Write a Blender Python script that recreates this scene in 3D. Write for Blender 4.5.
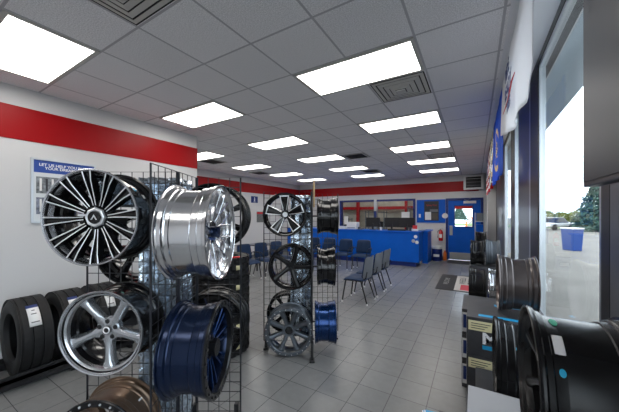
import bpy, math, random
from math import sin, cos, pi, radians as R_
from mathutils import Vector, Matrix
random.seed(7)
for o in list(bpy.data.objects): bpy.data.objects.remove(o)
SC = bpy.context.scene
COL = SC.collection
YAW = math.atan(166/275.1)
EYE = 1.70
# ---------------------------------------------------------------- camera, world, light, exposure
cd = bpy.data.cameras.new('camera'); cam = bpy.data.objects.new('camera', cd); COL.objects.link(cam)
cam.location = (0, 0, EYE); cam.rotation_euler = (pi/2, 0, YAW)
cd.sensor_width = 36; cd.lens = 275.1/619*36; cd.shift_y = 8.5/619; cd.clip_start = .02; cd.clip_end = 500
SC.camera = cam
SC.view_settings.view_transform = 'Standard'; SC.view_settings.look = 'None'
SC.view_settings.exposure = 0.25; SC.view_settings.gamma = 1; SC.view_settings.use_curve_mapping = False
LAMP_L = 7.0
SKY_L = 4.0
w = bpy.data.worlds.new('sky'); SC.world = w; w.use_nodes = True
nt = w.node_tree; nt.nodes.clear()
wo = nt.nodes.new('ShaderNodeOutputWorld'); bg = nt.nodes.new('ShaderNodeBackground')
tc = nt.nodes.new('ShaderNodeTexCoord'); mp = nt.nodes.new('ShaderNodeMapping'); ns = nt.nodes.new('ShaderNodeTexNoise'); rp = nt.nodes.new('ShaderNodeValToRGB')
mp.inputs['Scale'].default_value = (1, 1, 4); ns.inputs['Scale'].default_value = 2.5; ns.inputs['Detail'].default_value = 5
rp.color_ramp.elements[0].position = .38; rp.color_ramp.elements[0].color = (.60, .70, .84, 1)
rp.color_ramp.elements[1].position = .55; rp.color_ramp.elements[1].color = (.88, .93, 1, 1)
nt.links.new(tc.outputs['Generated'], mp.inputs[0]); nt.links.new(mp.outputs[0], ns.inputs[0]); nt.links.new(ns.outputs['Fac'], rp.inputs[0])
nt.links.new(rp.outputs[0], bg.inputs[0]); bg.inputs[1].default_value = SKY_L; nt.links.new(bg.outputs[0], wo.inputs[0])
sl = bpy.data.lights.new('sun', 'SUN'); sl.energy = 1.2; sl.angle = R_(8); sl.color = (1, .95, .88)
so = bpy.data.objects.new('sun', sl); COL.objects.link(so); so.rotation_euler = (R_(35), R_(-30), 0)   # high, mostly from behind the building
# ---------------------------------------------------------------- materials
def mat(name, col, rough=.5, metal=0, coat=0, emit=None, es=0, spec=.5, bump=None, var=None):
    m = bpy.data.materials.new(name); m.use_nodes = True; n = m.node_tree; b = n.nodes['Principled BSDF']
    b.inputs['Base Color'].default_value = (*col, 1); b.inputs['Roughness'].default_value = rough; b.inputs['Metallic'].default_value = metal
    b.inputs['Coat Weight'].default_value = coat; b.inputs['Coat Roughness'].default_value = .06; b.inputs['Specular IOR Level'].default_value = spec
    if emit: b.inputs['Emission Color'].default_value = (*emit, 1); b.inputs['Emission Strength'].default_value = es
    if bump or var:
        t = n.nodes.new('ShaderNodeTexCoord'); q = n.nodes.new('ShaderNodeTexNoise'); n.links.new(t.outputs['Object'], q.inputs[0])
        q.inputs['Scale'].default_value = (bump or var)[0]; q.inputs['Detail'].default_value = 4
        if bump:
            bp = n.nodes.new('ShaderNodeBump'); bp.inputs['Strength'].default_value = bump[1]; bp.inputs['Distance'].default_value = bump[2]
            n.links.new(q.outputs['Fac'], bp.inputs['Height']); n.links.new(bp.outputs[0], b.inputs['Normal'])
        if var:
            r = n.nodes.new('ShaderNodeValToRGB'); k = var[1]
            r.color_ramp.elements[0].position = .3; r.color_ramp.elements[0].color = (*[c*(1-k) for c in col], 1)
            r.color_ramp.elements[1].position = .7; r.color_ramp.elements[1].color = (*[min(1, c*(1+k)) for c in col], 1)
            n.links.new(q.outputs['Fac'], r.inputs[0]); n.links.new(r.outputs[0], b.inputs['Base Color'])
    return m
def grid_mat(name, col, line, size, off, lw, rough, spec=.5, speck=0, bumpscale=60, bumpd=.002, vark=.06, rvar=0):
    m = mat(name, col, rough, spec=spec); n = m.node_tree; b = n.nodes['Principled BSDF']; L = n.links.new
    tc = n.nodes.new('ShaderNodeTexCoord'); sp = n.nodes.new('ShaderNodeSeparateXYZ'); L(tc.outputs['Object'], sp.inputs[0])
    def M(op, a, bb=None):
        q = n.nodes.new('ShaderNodeMath'); q.operation = op
        for i, v in enumerate((a, bb)):
            if v is None: continue
            if isinstance(v, (int, float)): q.inputs[i].default_value = v
            else: L(v, q.inputs[i])
        return q.outputs[0]
    ms = []; ids = []
    for i in (0, 1):
        u = M('DIVIDE', M('SUBTRACT', sp.outputs[i], off[i]), size)
        f = M('FRACT', u); ids.append(M('FLOOR', u))
        d = M('MINIMUM', f, M('SUBTRACT', 1.0, f))
        ms.append(M('LESS_THAN', d, lw/2/size))
    line_f = M('MAXIMUM', ms[0], ms[1])
    cb = n.nodes.new('ShaderNodeCombineXYZ'); L(ids[0], cb.inputs[0]); L(ids[1], cb.inputs[1])
    wn = n.nodes.new('ShaderNodeTexWhiteNoise'); L(cb.outputs[0], wn.inputs[0])
    no = n.nodes.new('ShaderNodeTexNoise'); L(tc.outputs['Object'], no.inputs[0]); no.inputs['Scale'].default_value = bumpscale; no.inputs['Detail'].default_value = 5
    fac = M('ADD', M('MULTIPLY', M('SUBTRACT', wn.outputs[0], .5), vark*2), M('MULTIPLY', M('SUBTRACT', no.outputs['Fac'], .5), speck))
    hs = n.nodes.new('ShaderNodeHueSaturation'); hs.inputs['Color'].default_value = (*col, 1); L(M('ADD', 1.0, fac), hs.inputs['Value'])
    mx = n.nodes.new('ShaderNodeMix'); mx.data_type = 'RGBA'; L(line_f, mx.inputs[0]); L(hs.outputs[0], mx.inputs[6]); mx.inputs[7].default_value = (*line, 1)
    L(mx.outputs[2], b.inputs['Base Color'])
    bp = n.nodes.new('ShaderNodeBump'); bp.inputs['Strength'].default_value = .5; bp.inputs['Distance'].default_value = bumpd
    h = M('SUBTRACT', M('MULTIPLY', no.outputs['Fac'], .6), line_f); L(h, bp.inputs['Height']); L(bp.outputs[0], b.inputs['Normal'])
    return m
FLOOR = grid_mat('grey floor tile', (.215, .22, .222), (.075, .075, .075), .315, (-.372, .10), .0055, .27, spec=.5, speck=.25, bumpscale=14, bumpd=.0012, vark=.05)
CEIL = grid_mat('acoustic ceiling tile', (.84, .84, .86), (.50, .50, .53), .61, (-.43, 2.37), .019, .9, spec=.2, speck=1.1, bumpscale=110, bumpd=.004, vark=.03)
WALL = mat('white wall paint', (.63, .63, .64), .6, bump=(90, .1, .001))
RED = mat('red wall paint', (.34, .002, .005), .38, spec=.2)
DRY = mat('painted drywall soffit', (.78, .80, .84), .5)
BLUE = mat('blue paint', (.001, .105, .56), .4, spec=.25, var=(3, .06))
NAVYP = mat('navy paint', (.004, .022, .17), .35)
ALU = mat('dark bronze aluminium', (.045, .04, .042), .35, .5)
ALUG = mat('grey aluminium', (.16, .17, .19), .35, .5)
SIL = mat('satin silver aluminium', (.62, .66, .70), .3, .8)
BLK = mat('black powder coat', (.012, .012, .014), .35)
WIRE = mat('black wire', (.015, .016, .022), .4)
GBLK = mat('gloss black wheel paint', (.006, .006, .007), .16, 0, .25, spec=.35)
SBLK = mat('satin black wheel paint', (.010, .010, .011), .26, 0, 0, spec=.35)
GUN = mat('gunmetal wheel paint', (.11, .125, .145), .34, .6, .1)
MACH = mat('machined aluminium face', (.80, .81, .84), .33, .6)
LIPM = mat('turned aluminium lip', (.60, .61, .64), .24, .92)
SILV = mat('silver wheel paint', (.56, .58, .61), .27, .88, .3)
POL = mat('polished aluminium', (.80, .80, .82), .17, 1, bump=(9, .12, .002))
BRZ = mat('bronze wheel paint', (.16, .105, .07), .38, .75, .2)
BLUW = mat('candy blue wheel paint', (.004, .034, .14), .22, .7, .2)
DBLU = mat('dark blue black wheel paint', (.008, .018, .052), .22, .6, 0)
HOLE_SHADE = mat('painted hole shade', (.004, .004, .005), .7)  # near-black for lug hole discs, shade put into the colour
RUB = mat('tyre rubber', (.010, .010, .011), .6, spec=.35, bump=(60, .15, .001))
PAPER = mat('white paper', (.80, .80, .80), .6)
CREAM = mat('cream label', (.78, .70, .42), .6)
TXTD = mat('dark print', (.03, .03, .04), .6)
TXTN = mat('navy print', (.01, .03, .16), .6)
TXTW = mat('white print', (.85, .85, .87), .5)
TXTR = mat('red print', (.60, .02, .03), .5)
CYAN = mat('cyan print', (.01, .32, .62), .5)
GRN = mat('green sticker', (.02, .55, .30), .4)
CYS = mat('sky blue sticker', (.02, .45, .75), .4)
BOXM = mat('charcoal printed carton', (.045, .045, .05), .5, var=(8, .2))
GREYC = mat('light grey carton', (.42, .43, .46), .5)
FAB = mat('navy chair upholstery', (.008, .026, .075), .6, spec=.25, bump=(200, .2, .001))
SHELL = mat('grey chair back shell', (.13, .14, .16), .5)
WHT = mat('white plastic', (.75, .75, .75), .35)
REDP = mat('glossy red', (.62, .012, .015), .25)
ORG = mat('orange plastic', (.85, .18, .02), .4)
SCR = mat('dark screen', (.012, .013, .018), .12)
STEEL = mat('brushed steel', (.55, .55, .55), .35, .9)
WOOD = mat('raw pine', (.50, .36, .20), .6)
TAN = mat('tan block wall', (.46, .40, .32), .8, var=(2, .25))
VENT = mat('vent metal', (.55, .55, .52), .5)
VDRK = mat('dark duct', (.02, .02, .02), .8)
GOLD = mat('gold print', (.62, .45, .12), .5)
def cloth(name, col):
    m = mat(name, col, .7); n = m.node_tree; b = n.nodes['Principled BSDF']; t = n.nodes.new('ShaderNodeBsdfTranslucent'); x = n.nodes.new('ShaderNodeMixShader')
    t.inputs[0].default_value = (*col, 1); x.inputs[0].default_value = .45; n.links.new(b.outputs[0], x.inputs[1]); n.links.new(t.outputs[0], x.inputs[2]); n.links.new(x.outputs[0], n.nodes['Material Output'].inputs[0]); return m
FLAGB = cloth('blue flag cloth', (.004, .12, .75)); FLAGW = cloth('white flag cloth', (.90, .91, .94))
PLAS = mat('crinkled silver film', (.55, .62, .70), .15, .85, bump=(22, .5, .02))
CONC = mat('pale concrete lot', (.17, .155, .135), .8, var=(.5, .18))
GRASS = mat('grass', (.10, .17, .03), .9, var=(3, .4))
LEAF = mat('olive leaves', (.14, .17, .03), .7, var=(2, .5))
PINE = mat('blue green needles', (.035, .085, .06), .8, var=(3, .4))
BARK = mat('bark', (.10, .07, .05), .9)
CANOPY = mat('pale blue canopy soffit', (.48, .60, .70), .5)
RUG = mat('charcoal rubber mat', (.035, .035, .038), .85, bump=(150, .3, .002))
LENS = mat('lit lamp diffuser', (.9, .9, .9), .5, emit=(1, .965, .91), es=LAMP_L)
def glass_mat():
    m = bpy.data.materials.new('window glass'); m.use_nodes = True; n = m.node_tree; n.nodes.clear()
    o = n.nodes.new('ShaderNodeOutputMaterial'); t = n.nodes.new('ShaderNodeBsdfTransparent'); g = n.nodes.new('ShaderNodeBsdfGlossy')
    x = n.nodes.new('ShaderNodeMixShader'); lw = n.nodes.new('ShaderNodeLayerWeight'); lw.inputs[0].default_value = .5
    pw = n.nodes.new('ShaderNodeMath'); pw.operation = 'POWER'; n.links.new(lw.outputs['Facing'], pw.inputs[0]); pw.inputs[1].default_value = 5
    f = n.nodes.new('ShaderNodeMath'); f.operation = 'MULTIPLY_ADD'; n.links.new(pw.outputs[0], f.inputs[0]); f.inputs[1].default_value = .5; f.inputs[2].default_value = .02
    t.inputs[0].default_value = (.93, .96, .96, 1); g.inputs['Roughness'].default_value = .02
    n.links.new(f.outputs[0], x.inputs[0]); n.links.new(t.outputs[0], x.inputs[1]); n.links.new(g.outputs[0], x.inputs[2]); n.links.new(x.outputs[0], o.inputs[0])
    return m
GLASS = glass_mat()
# ---------------------------------------------------------------- mesh helpers
class MB:
    def __init__(s): s.v = []; s.f = []; s.m = []
    def add(s, vs, fs, mi=0):
        k = len(s.v); s.v += [tuple(v) for v in vs]; s.f += [tuple(i+k for i in f) for f in fs]; s.m += [mi]*len(fs); return s
    def box(s, x0, x1, y0, y1, z0, z1, mi=0):
        v = [(x, y, z) for x in (x0, x1) for y in (y0, y1) for z in (z0, z1)]
        return s.add(v, [(0,1,3,2),(4,6,7,5),(0,4,5,1),(2,3,7,6),(0,2,6,4),(1,5,7,3)], mi)
    def tube(s, pts, r, n=8, mi=0, cap=True):
        pts = [Vector(p) for p in pts]; rings = []; rr = r if isinstance(r, (list, tuple)) else [r]*len(pts)
        for i, p in enumerate(pts):
            t = (pts[min(i+1, len(pts)-1)]-pts[max(i-1, 0)]).normalized()
            up = Vector((0, 0, 1)) if abs(t.z) < .95 else Vector((1, 0, 0))
            a = t.cross(up).normalized(); b = t.cross(a)
            rings.append([p+rr[i]*(cos(2*pi*k/n+pi/n)*a+sin(2*pi*k/n+pi/n)*b) for k in range(n)])
        v = [q for g in rings for q in g]
        f = [(i*n+k, i*n+(k+1) % n, (i+1)*n+(k+1) % n, (i+1)*n+k) for i in range(len(pts)-1) for k in range(n)]
        if cap: f += [tuple(range(n))[::-1], tuple((len(pts)-1)*n+k for k in range(n))]
        return s.add(v, f, mi)
    def lathe(s, prof, n=64, zc=0, axis='y', mi=0, closed=True, mod=None):
        v = []
        for j in range(n):
            t = 2*pi*j/n
            for i, (ww, r) in enumerate(prof):
                if mod: r = r+mod(i, j)
                if axis == 'y': v.append((r*cos(t), -ww, zc+r*sin(t)))
                else: v.append((r*cos(t), r*sin(t), ww))
        m = len(prof); f = []
        for j in range(n):
            k = (j+1) % n
            for i in range(m if closed else m-1):
                i2 = (i+1) % m; f.append((j*m+i, j*m+i2, k*m+i2, k*m+i))
        return s.add(v, f, mi)
    def disc(s, c, r, h, axis='y', n=24, mi=0):
        c = Vector(c)
        d = {'y': Vector((0, -1, 0)), 'z': Vector((0, 0, 1)), 'x': Vector((1, 0, 0))}[axis]
        return s.tube([c, c+d*h], r, n, mi)
    def sweep(s, secs, ang, zc, mi=0, mf=None):
        # secs: (radius, tangential offset, half width front, half width back, front w, back w)
        er = Vector((cos(ang), 0, sin(ang))); et = Vector((-sin(ang), 0, cos(ang))); v = []
        for r, t, hf, hb, wf, wb in secs:
            cr = min(.006, hf*.35)
            for tt, ww in ((t-hf, wf-cr), (t-hf*.45, wf), (t+hf*.45, wf), (t+hf, wf-cr), (t+hb, wb), (t-hb, wb)):
                p = er*r+et*tt; v.append((p.x, -ww, p.z+zc))
        k = len(secs)
        for i in range(k-1):
            for q in range(6):
                s.add([v[i*6+q], v[i*6+(q+1) % 6], v[i*6+6+(q+1) % 6], v[i*6+6+q]], [(0, 1, 2, 3)], (mf if (mf is not None and q < 3) else mi))
        s.add(v[:6], [(5, 4, 3, 2, 1, 0)], mi); s.add(v[-6:], [(0, 1, 2, 3, 4, 5)], mi)
        return s
    def build(s, name, mats, parent=None, smooth=True, bev=0, loc=None, ang=35):
        me = bpy.data.meshes.new(name); me.from_pydata(s.v, [], s.f)
        for m in (mats if isinstance(mats, (list, tuple)) else [mats]): me.materials.append(m)
        me.polygons.foreach_set('material_index', s.m)
        import bmesh
        b = bmesh.new(); b.from_mesh(me); bmesh.ops.remove_doubles(b, verts=b.verts, dist=1e-5); bmesh.ops.recalc_face_normals(b, faces=b.faces); b.to_mesh(me); b.free()
        if smooth:
            me.shade_smooth(); me.set_sharp_from_angle(angle=R_(ang))
        o = bpy.data.objects.new(name, me); COL.objects.link(o)
        if parent: o.parent = parent
        if loc: o.location = loc
        if bev:
            md = o.modifiers.new('bevel', 'BEVEL'); md.width = bev; md.segments = 2; md.limit_method = 'ANGLE'
        return o
def BX(*a): return MB().box(*a)
def tag(o, label, cat, group=None, kind=None):
    o['label'] = label; o['category'] = cat
    if group: o['group'] = group
    if kind: o['kind'] = kind
    return o
def thing(name, label, cat, loc=(0, 0, 0), rz=0, group=None, rx=0):
    o = bpy.data.objects.new(name, None); COL.objects.link(o); o.empty_display_size = .1
    o.location = loc; o.rotation_euler = (rx, 0, rz); return tag(o, label, cat, group)
def struct(o): o['kind'] = 'structure'; return o
def dup(root, loc, rz, label):
    r = root.copy(); COL.objects.link(r); r.location = loc; r.rotation_euler = (root.rotation_euler.x, 0, rz); r['label'] = label
    for ch in list(root.children):
        c = ch.copy(); COL.objects.link(c); c.parent = r
        for g in list(ch.children):
            d = g.copy(); COL.objects.link(d); d.parent = c
    return r
def text(s, size, m, parent, loc, rot, name='lettering', align='CENTER', ext=.0008, bold=0, sx=1):
    cu = bpy.data.curves.new('t', 'FONT'); cu.body = s; cu.size = size; cu.align_x = align; cu.align_y = 'CENTER'; cu.extrude = ext; cu.offset = bold; cu.space_line = .85
    t = bpy.data.objects.new('t', cu); COL.objects.link(t)
    bpy.context.view_layer.update()
    me = bpy.data.meshes.new_from_object(t.evaluated_get(bpy.context.evaluated_depsgraph_get()))
    bpy.data.objects.remove(t); me.materials.clear(); me.materials.append(m)
    o = bpy.data.objects.new(name, me); COL.objects.link(o); o.parent = parent; o.location = loc; o.rotation_euler = rot; o.scale = (sx, 1, 1)
    return o
FACE_Y = (pi/2, 0, 0)        # text read from the -Y side
def cw(r, d, z=0):           # position given along / across the racks' common direction
    return (r*cos(YAW)-d*sin(YAW), d*cos(YAW)+r*sin(YAW), EYE+z)
CZ = 3.164
# ---------------------------------------------------------------- room
struct(BX(-7.8, .62, -2.6, 16.5, -.1, 0).build('floor', FLOOR, smooth=False))
struct(BX(-7.8, .21, -2.6, 11.8, CZ, CZ+.1).build('ceiling', CEIL, smooth=False))
struct(BX(.21, .66, -2.6, 11.8, CZ-.006, CZ+.1).build('trim_1', DRY, smooth=False))
struct(BX(-4.62, -4.48, -2.6, 3.33, 0, CZ).box(-7.62, -4.62, 3.20, 3.33, 0, CZ).build('wall_left', WALL, smooth=False))
struct(BX(-7.76, -7.62, 3.2, 11.8, 0, CZ).build('wall_far_left', WALL, smooth=False))
struct(BX(-4.48, .6, -2.6, -2.5, 0, CZ).build('wall_rear', WALL, smooth=False))
wb = MB()
wb.box(-7.62, -5.33, 11.65, 11.8, 0, CZ).box(-5.33, -2.12, 11.65, 11.8, 0, 1.0).box(-5.33, -2.12, 11.65, 11.8, 2.3, CZ)
wb.box(-2.12, -.89, 11.65, 11.8, 0, CZ).box(-.89, .16, 11.65, 11.8, 2.24, CZ).box(.16, .66, 11.65, 11.8, 0, CZ)
struct(wb.build('wall_back', WALL, smooth=False))
Z0, Z1 = 2.558, 2.938
st = MB().box(-4.48, -4.472, -2.5, 3.338, Z0, Z1).box(-4.48, -4.472, 3.33, 3.338, Z0, Z1)
struct(st.build('trim_2', RED, smooth=False))
struct(BX(-7.62, -7.612, 3.34, 11.64, Z0, Z1).build('trim_3', RED, smooth=False))
struct(BX(-7.61, .1, 11.642, 11.65, Z0, Z1).build('trim_4', RED, smooth=False))
struct(BX(-4.48, -4.468, -2.5, 3.34, 0, .10).build('baseboard_left', ALUG, smooth=False))
struct(BX(-7.62, -7.608, 3.34, 11.64, 0, .10).build('baseboard_far_left', ALUG, smooth=False))
struct(BX(-7.6, -.98, 11.638, 11.65, 0, .10).build('baseboard_back', ALUG, smooth=False))
# right hand glazed wall
XW = .50
struct(BX(XW, XW+.12, -2.5, 11.65, 0, .45).build('wall_right', ALUG, smooth=False))
struct(BX(XW, XW+.12, -2.5, 11.65, CZ-.07, CZ-.006).build('trim_5', ALU, smooth=False))
def pier(i, y0, y1, m): struct(BX(XW, XW+.034, y0, y1, .45, CZ-.07).build('trim_%d' % i, m, smooth=False, bev=.004))
pier(6, .55, 1.70, ALUG); pier(7, 1.70, 1.80, BLK)
pier(8, 3.30, 3.72, ALU); pier(9, 3.72, 3.80, SIL); pier(10, 3.80, 4.68, ALUG)
pier(11, 5.15, 5.62, ALU); pier(12, 6.75, 6.95, SIL); pier(13, 6.95, 9.2, ALUG); pier(14, 9.2, 11.65, ALU)
def window(i, y0, y1):
    f = MB(); t = .035
    f.box(XW+.005, XW+.05, y0, y0+t, .45, CZ-.07).box(XW+.005, XW+.05, y1-t, y1, .45, CZ-.07).box(XW+.005, XW+.05, y0, y1, .45, .50).box(XW+.005, XW+.05, y0, y1, CZ-.11, CZ-.07)
    o = struct(f.build('window_%d' % i, SIL, smooth=False))
    BX(XW+.025, XW+.031, y0+t, y1-t, .5, CZ-.11).build('pane', GLASS, o, smooth=False)
window(1, -2.5, .55); window(2, 1.80, 3.30); window(3, 4.68, 5.15); window(4, 5.62, 6.75)
# windows into the workshop
f = MB(); t = .06
f.box(-5.39, -2.06, 11.63, 11.82, .94, 1.02).box(-5.39, -2.06, 11.63, 11.82, 2.26, 2.34).box(-5.39, -5.30, 11.63, 11.82, 1.02, 2.26).box(-2.15, -2.06, 11.63, 11.82, 1.02, 2.26)
ow = struct(f.build('window_5', NAVYP, smooth=False)); BX(-5.3, -2.15, 11.72, 11.73, 1.02, 2.26).build('pane', GLASS, ow, smooth=False)
BX(-3.76, -3.64, 11.62, 11.80, 1.0, 2.34).build('mullion', SIL, ow, smooth=False)
# door
d = MB().box(-.97, -.89, 11.62, 11.81, 0, 2.31).box(.16, .24, 11.62, 11.81, 0, 2.31).box(-.89, .16, 11.62, 11.81, 2.23, 2.31)
dr = struct(d.build('door_1', NAVYP, smooth=False, bev=.004))
q = MB(); dx0, dx1, gx0, gx1, gz0, gz1 = -.889, .159, -.66, -.10, 1.26, 2.01
q.box(dx0, gx0, 11.66, 11.71, .01, 2.229).box(gx1, dx1, 11.66, 11.71, .01, 2.229).box(gx0, gx1, 11.66, 11.71, .01, gz0).box(gx0, gx1, 11.66, 11.71, gz1, 2.229)
leaf = q.build('door_panel', BLUE, dr, smooth=False)
BX(gx0, gx1, 11.68, 11.69, gz0, gz1).build('pane', GLASS, leaf, smooth=False)
MB().box(gx0-.03, gx0, 11.65, 11.66, gz0-.03, gz1+.03).box(gx1, gx1+.03, 11.65, 11.66, gz0-.03, gz1+.03).box(gx0, gx1, 11.65, 11.66, gz0-.03, gz0).box(gx0, gx1, 11.65, 11.66, gz1, gz1+.03).build('glazing_trim', NAVYP, leaf, smooth=False)
BX(gx0, gx1, 11.665, 11.675, gz1-.10, gz1).build('notice_strip', REDP, leaf, smooth=False)
BX(-.84, .10, 11.65, 11.66, .03, .28).build('kick_plate', STEEL, leaf, smooth=False)
h = MB().box(-.84, -.74, 11.65, 11.66, .92, 1.28).tube([(-.79, 11.65, 1.0), (-.79, 11.60, 1.0), (-.79, 11.60, 1.2), (-.79, 11.65, 1.2)], .012); h.build('door_handle', STEEL, leaf)
MB().box(-.38, .02, 11.60, 11.66, 2.11, 2.20).tube([(-.1, 11.6, 2.15), (-.35, 11.45, 2.24), (-.15, 11.62, 2.27)], .012).build('door_closer', STEEL, leaf)
# ---------------------------------------------------------------- workshop beyond the glass
struct(BX(-7.8, -1.3, 15.5, 15.6, 0, 4).box(-1.35, -1.25, 11.8, 15.5, 0, 4).box(-7.8, -7.7, 11.8, 15.5, 0, 4).build('wall_workshop', TAN, smooth=False))
struct(BX(-7.8, -1.25, 11.8, 15.6, 4, 4.1).build('ceiling_workshop', WALL, smooth=False))
struct(BX(-7.7, -1.35, 15.1, 15.3, 1.98, 2.14).box(-5.9, -5.75, 15.0, 15.2, 0, 4).box(-3.2, -3.08, 15.0, 15.2, 0, 4).build('trim_15', RED, smooth=False))
for i, (x, hh) in enumerate(((-6.6, 1.5), (-4.6, 1.9), (-2.4, 2.1))):
    t = thing('storage_shelving', ['low workshop shelving with boxes at left behind the office glass', 'middle workshop shelving with dark boxes behind the office glass', 'tall workshop shelving with pale boxes at right behind the office glass'][i], 'shelving', (x, 14.6, 0), 0, 'workshop shelving')
    fr = MB()
    for sx in (-.5, .5):
        for sy in (-.25, .25): fr.box(sx-.02, sx+.02, sy-.02, sy+.02, 0, hh)
    fr.build('frame', ALUG, t, smooth=False)
    for k in range(3):
        zz = .25+k*(hh-.35)/2; BX(-.5, .5, -.27, .27, zz, zz+.03).build('shelf', ALUG, t, smooth=False)
        if k < 2:
            for j in range(3): tag(BX(x-.45+j*.32, x-.19+j*.32, 14.4, 14.75, zz+.031, zz+.30).build('storage_box', [[BLK, STEEL, RUB], [BLK, RUB, BLK], [PAPER, GREYC, PAPER]][i][j], smooth=False), '%s box, %s from the left on the %s shelf of the %s workshop shelving' % (['black', 'grey', 'white'][j % 3] if i == 0 else ('dark' if i == 1 else 'pale'), ['first', 'second', 'third'][j], ['lower', 'middle'][k], ['low left', 'middle', 'tall right'][i]), 'box', 'boxes on the workshop shelving')
for k_ in (0, 1):  # unseen fill lights, added to brighten the workshop behind the office glass
  wl = thing('workshop_fill_light', 'long fill light added in the workshop behind the glass, %s' % ('nearer the window', 'nearer the tan wall')[k_], 'ceiling light', (-4, 12.8+1.4*k_, 3.9), 0, 'added workshop fill lights')
  BX(-1.5, 1.5, -.1, .1, 0, .1).build('housing', WHT, wl, smooth=False); BX(-1.45, 1.45, -.08, .08, -.02, 0).build('diffuser', LENS, wl, smooth=False)
# ---------------------------------------------------------------- ceiling lights and vents
rowname = {-1.29: 'behind', .54: 'nearest', 2.37: 'second', 4.20: 'third', 6.03: 'fourth', 7.86: 'fifth', 9.69: 'farthest'}
proto = None
cols = [(-1.65, 'column nearest the windows', [-1.29, .54, 2.37, 4.20, 6.03, 7.86, 9.69]), (-4.09, 'middle column', [-1.29, .54, 2.37, 4.20, 6.03, 7.86, 9.69]), (-6.53, 'left column over the waiting chairs', [4.20, 6.03, 7.86, 9.69])]
for cx, cn, ys in cols:
    for y in ys:
        if cx == -1.65 and y in (.54,): pass
        lab = 'lit rectangular ceiling light, %s row, %s' % (rowname[y], cn)
        loc = (cx+.61, y+.305, CZ-.001)
        if proto is None:
            proto = thing('ceiling_light', lab, 'ceiling light', loc, 0, 'fluorescent ceiling panels')
            g = MB().box(-.6, .6, -.295, -.265, -.012, 0).box(-.6, .6, .265, .295, -.012, 0).box(-.6, -.57, -.265, .265, -.012, 0).box(.57, .6, -.265, .265, -.012, 0)
            g.build('frame', VENT, proto, smooth=False)
            BX(-.57, .57, -.265, .265, -.008, -.001).build('diffuser', LENS, proto, smooth=False)
        elif not (cx == -1.65 and y == .54): dup(proto, loc, 0, lab)
def vent(x, y, lab, dark=False, s=.285):
    t = thing('ceiling_vent', lab, 'vent', (x, y, CZ), 0, 'ceiling vents')
    BX(-s, s, -s, s, -.006, -.001).build('backing', VDRK, t, smooth=False)
    for k, a in enumerate((s, s*.78, s*.57, s*.37)):
        zz = -.010-.007*k; b = MB(); o_, i_ = a, a-.048
        for (xo, yo) in ((1, 0), (-1, 0), (0, 1), (0, -1)):
            ex, ey = -yo, xo
            v = [(xo*o_+ex*o_, yo*o_+ey*o_, zz+.006), (xo*o_-ex*o_, yo*o_-ey*o_, zz+.006), (xo*i_-ex*i_, yo*i_-ey*i_, zz-.002), (xo*i_+ex*i_, yo*i_+ey*i_, zz-.002)]
            v += [(p[0], p[1], p[2]+.003) for p in v]
            b.add(v, [(0,1,2,3),(7,6,5,4),(0,4,5,1),(1,5,6,2),(2,6,7,3),(3,7,4,0)])
        b.build('frame' if k == 0 else 'louvre', VDRK if dark and k else VENT, t, smooth=False)
    BX(-.05, .05, -.05, .05, -.042, -.036).build('louvre', VDRK if dark else VENT, t, smooth=False)
vent(-.735, 3.285, 'square louvred ceiling vent right beside the large bright light')
vent(-1.955, .845, 'square louvred ceiling vent at the top edge above the front wheels')
vent(-2.565, 6.50, 'dark sooty square ceiling vent in the middle of the ceiling', True)
vent(-.735, 7.555, 'louvred ceiling vent between the fifth and fourth lights near the windows')
vent(-3.0, 9.0, 'small dark ceiling vent far back in front of the counter', True)
vent(-6.22, 5.12, 'dark ceiling vent beside the end of the red striped left wall', True)
vent(-6.5, 7.4, 'dark ceiling vent over the waiting chairs by the far left wall', True)
tag(MB().lathe([(0, .0), (-.03, .07), (0, .085)], 24, axis='z', closed=False).build('smoke_detector', WHT, loc=(-4.75, 5.42, CZ-.001)), 'small round detector on the ceiling left of the middle lights', 'detector')
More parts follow.
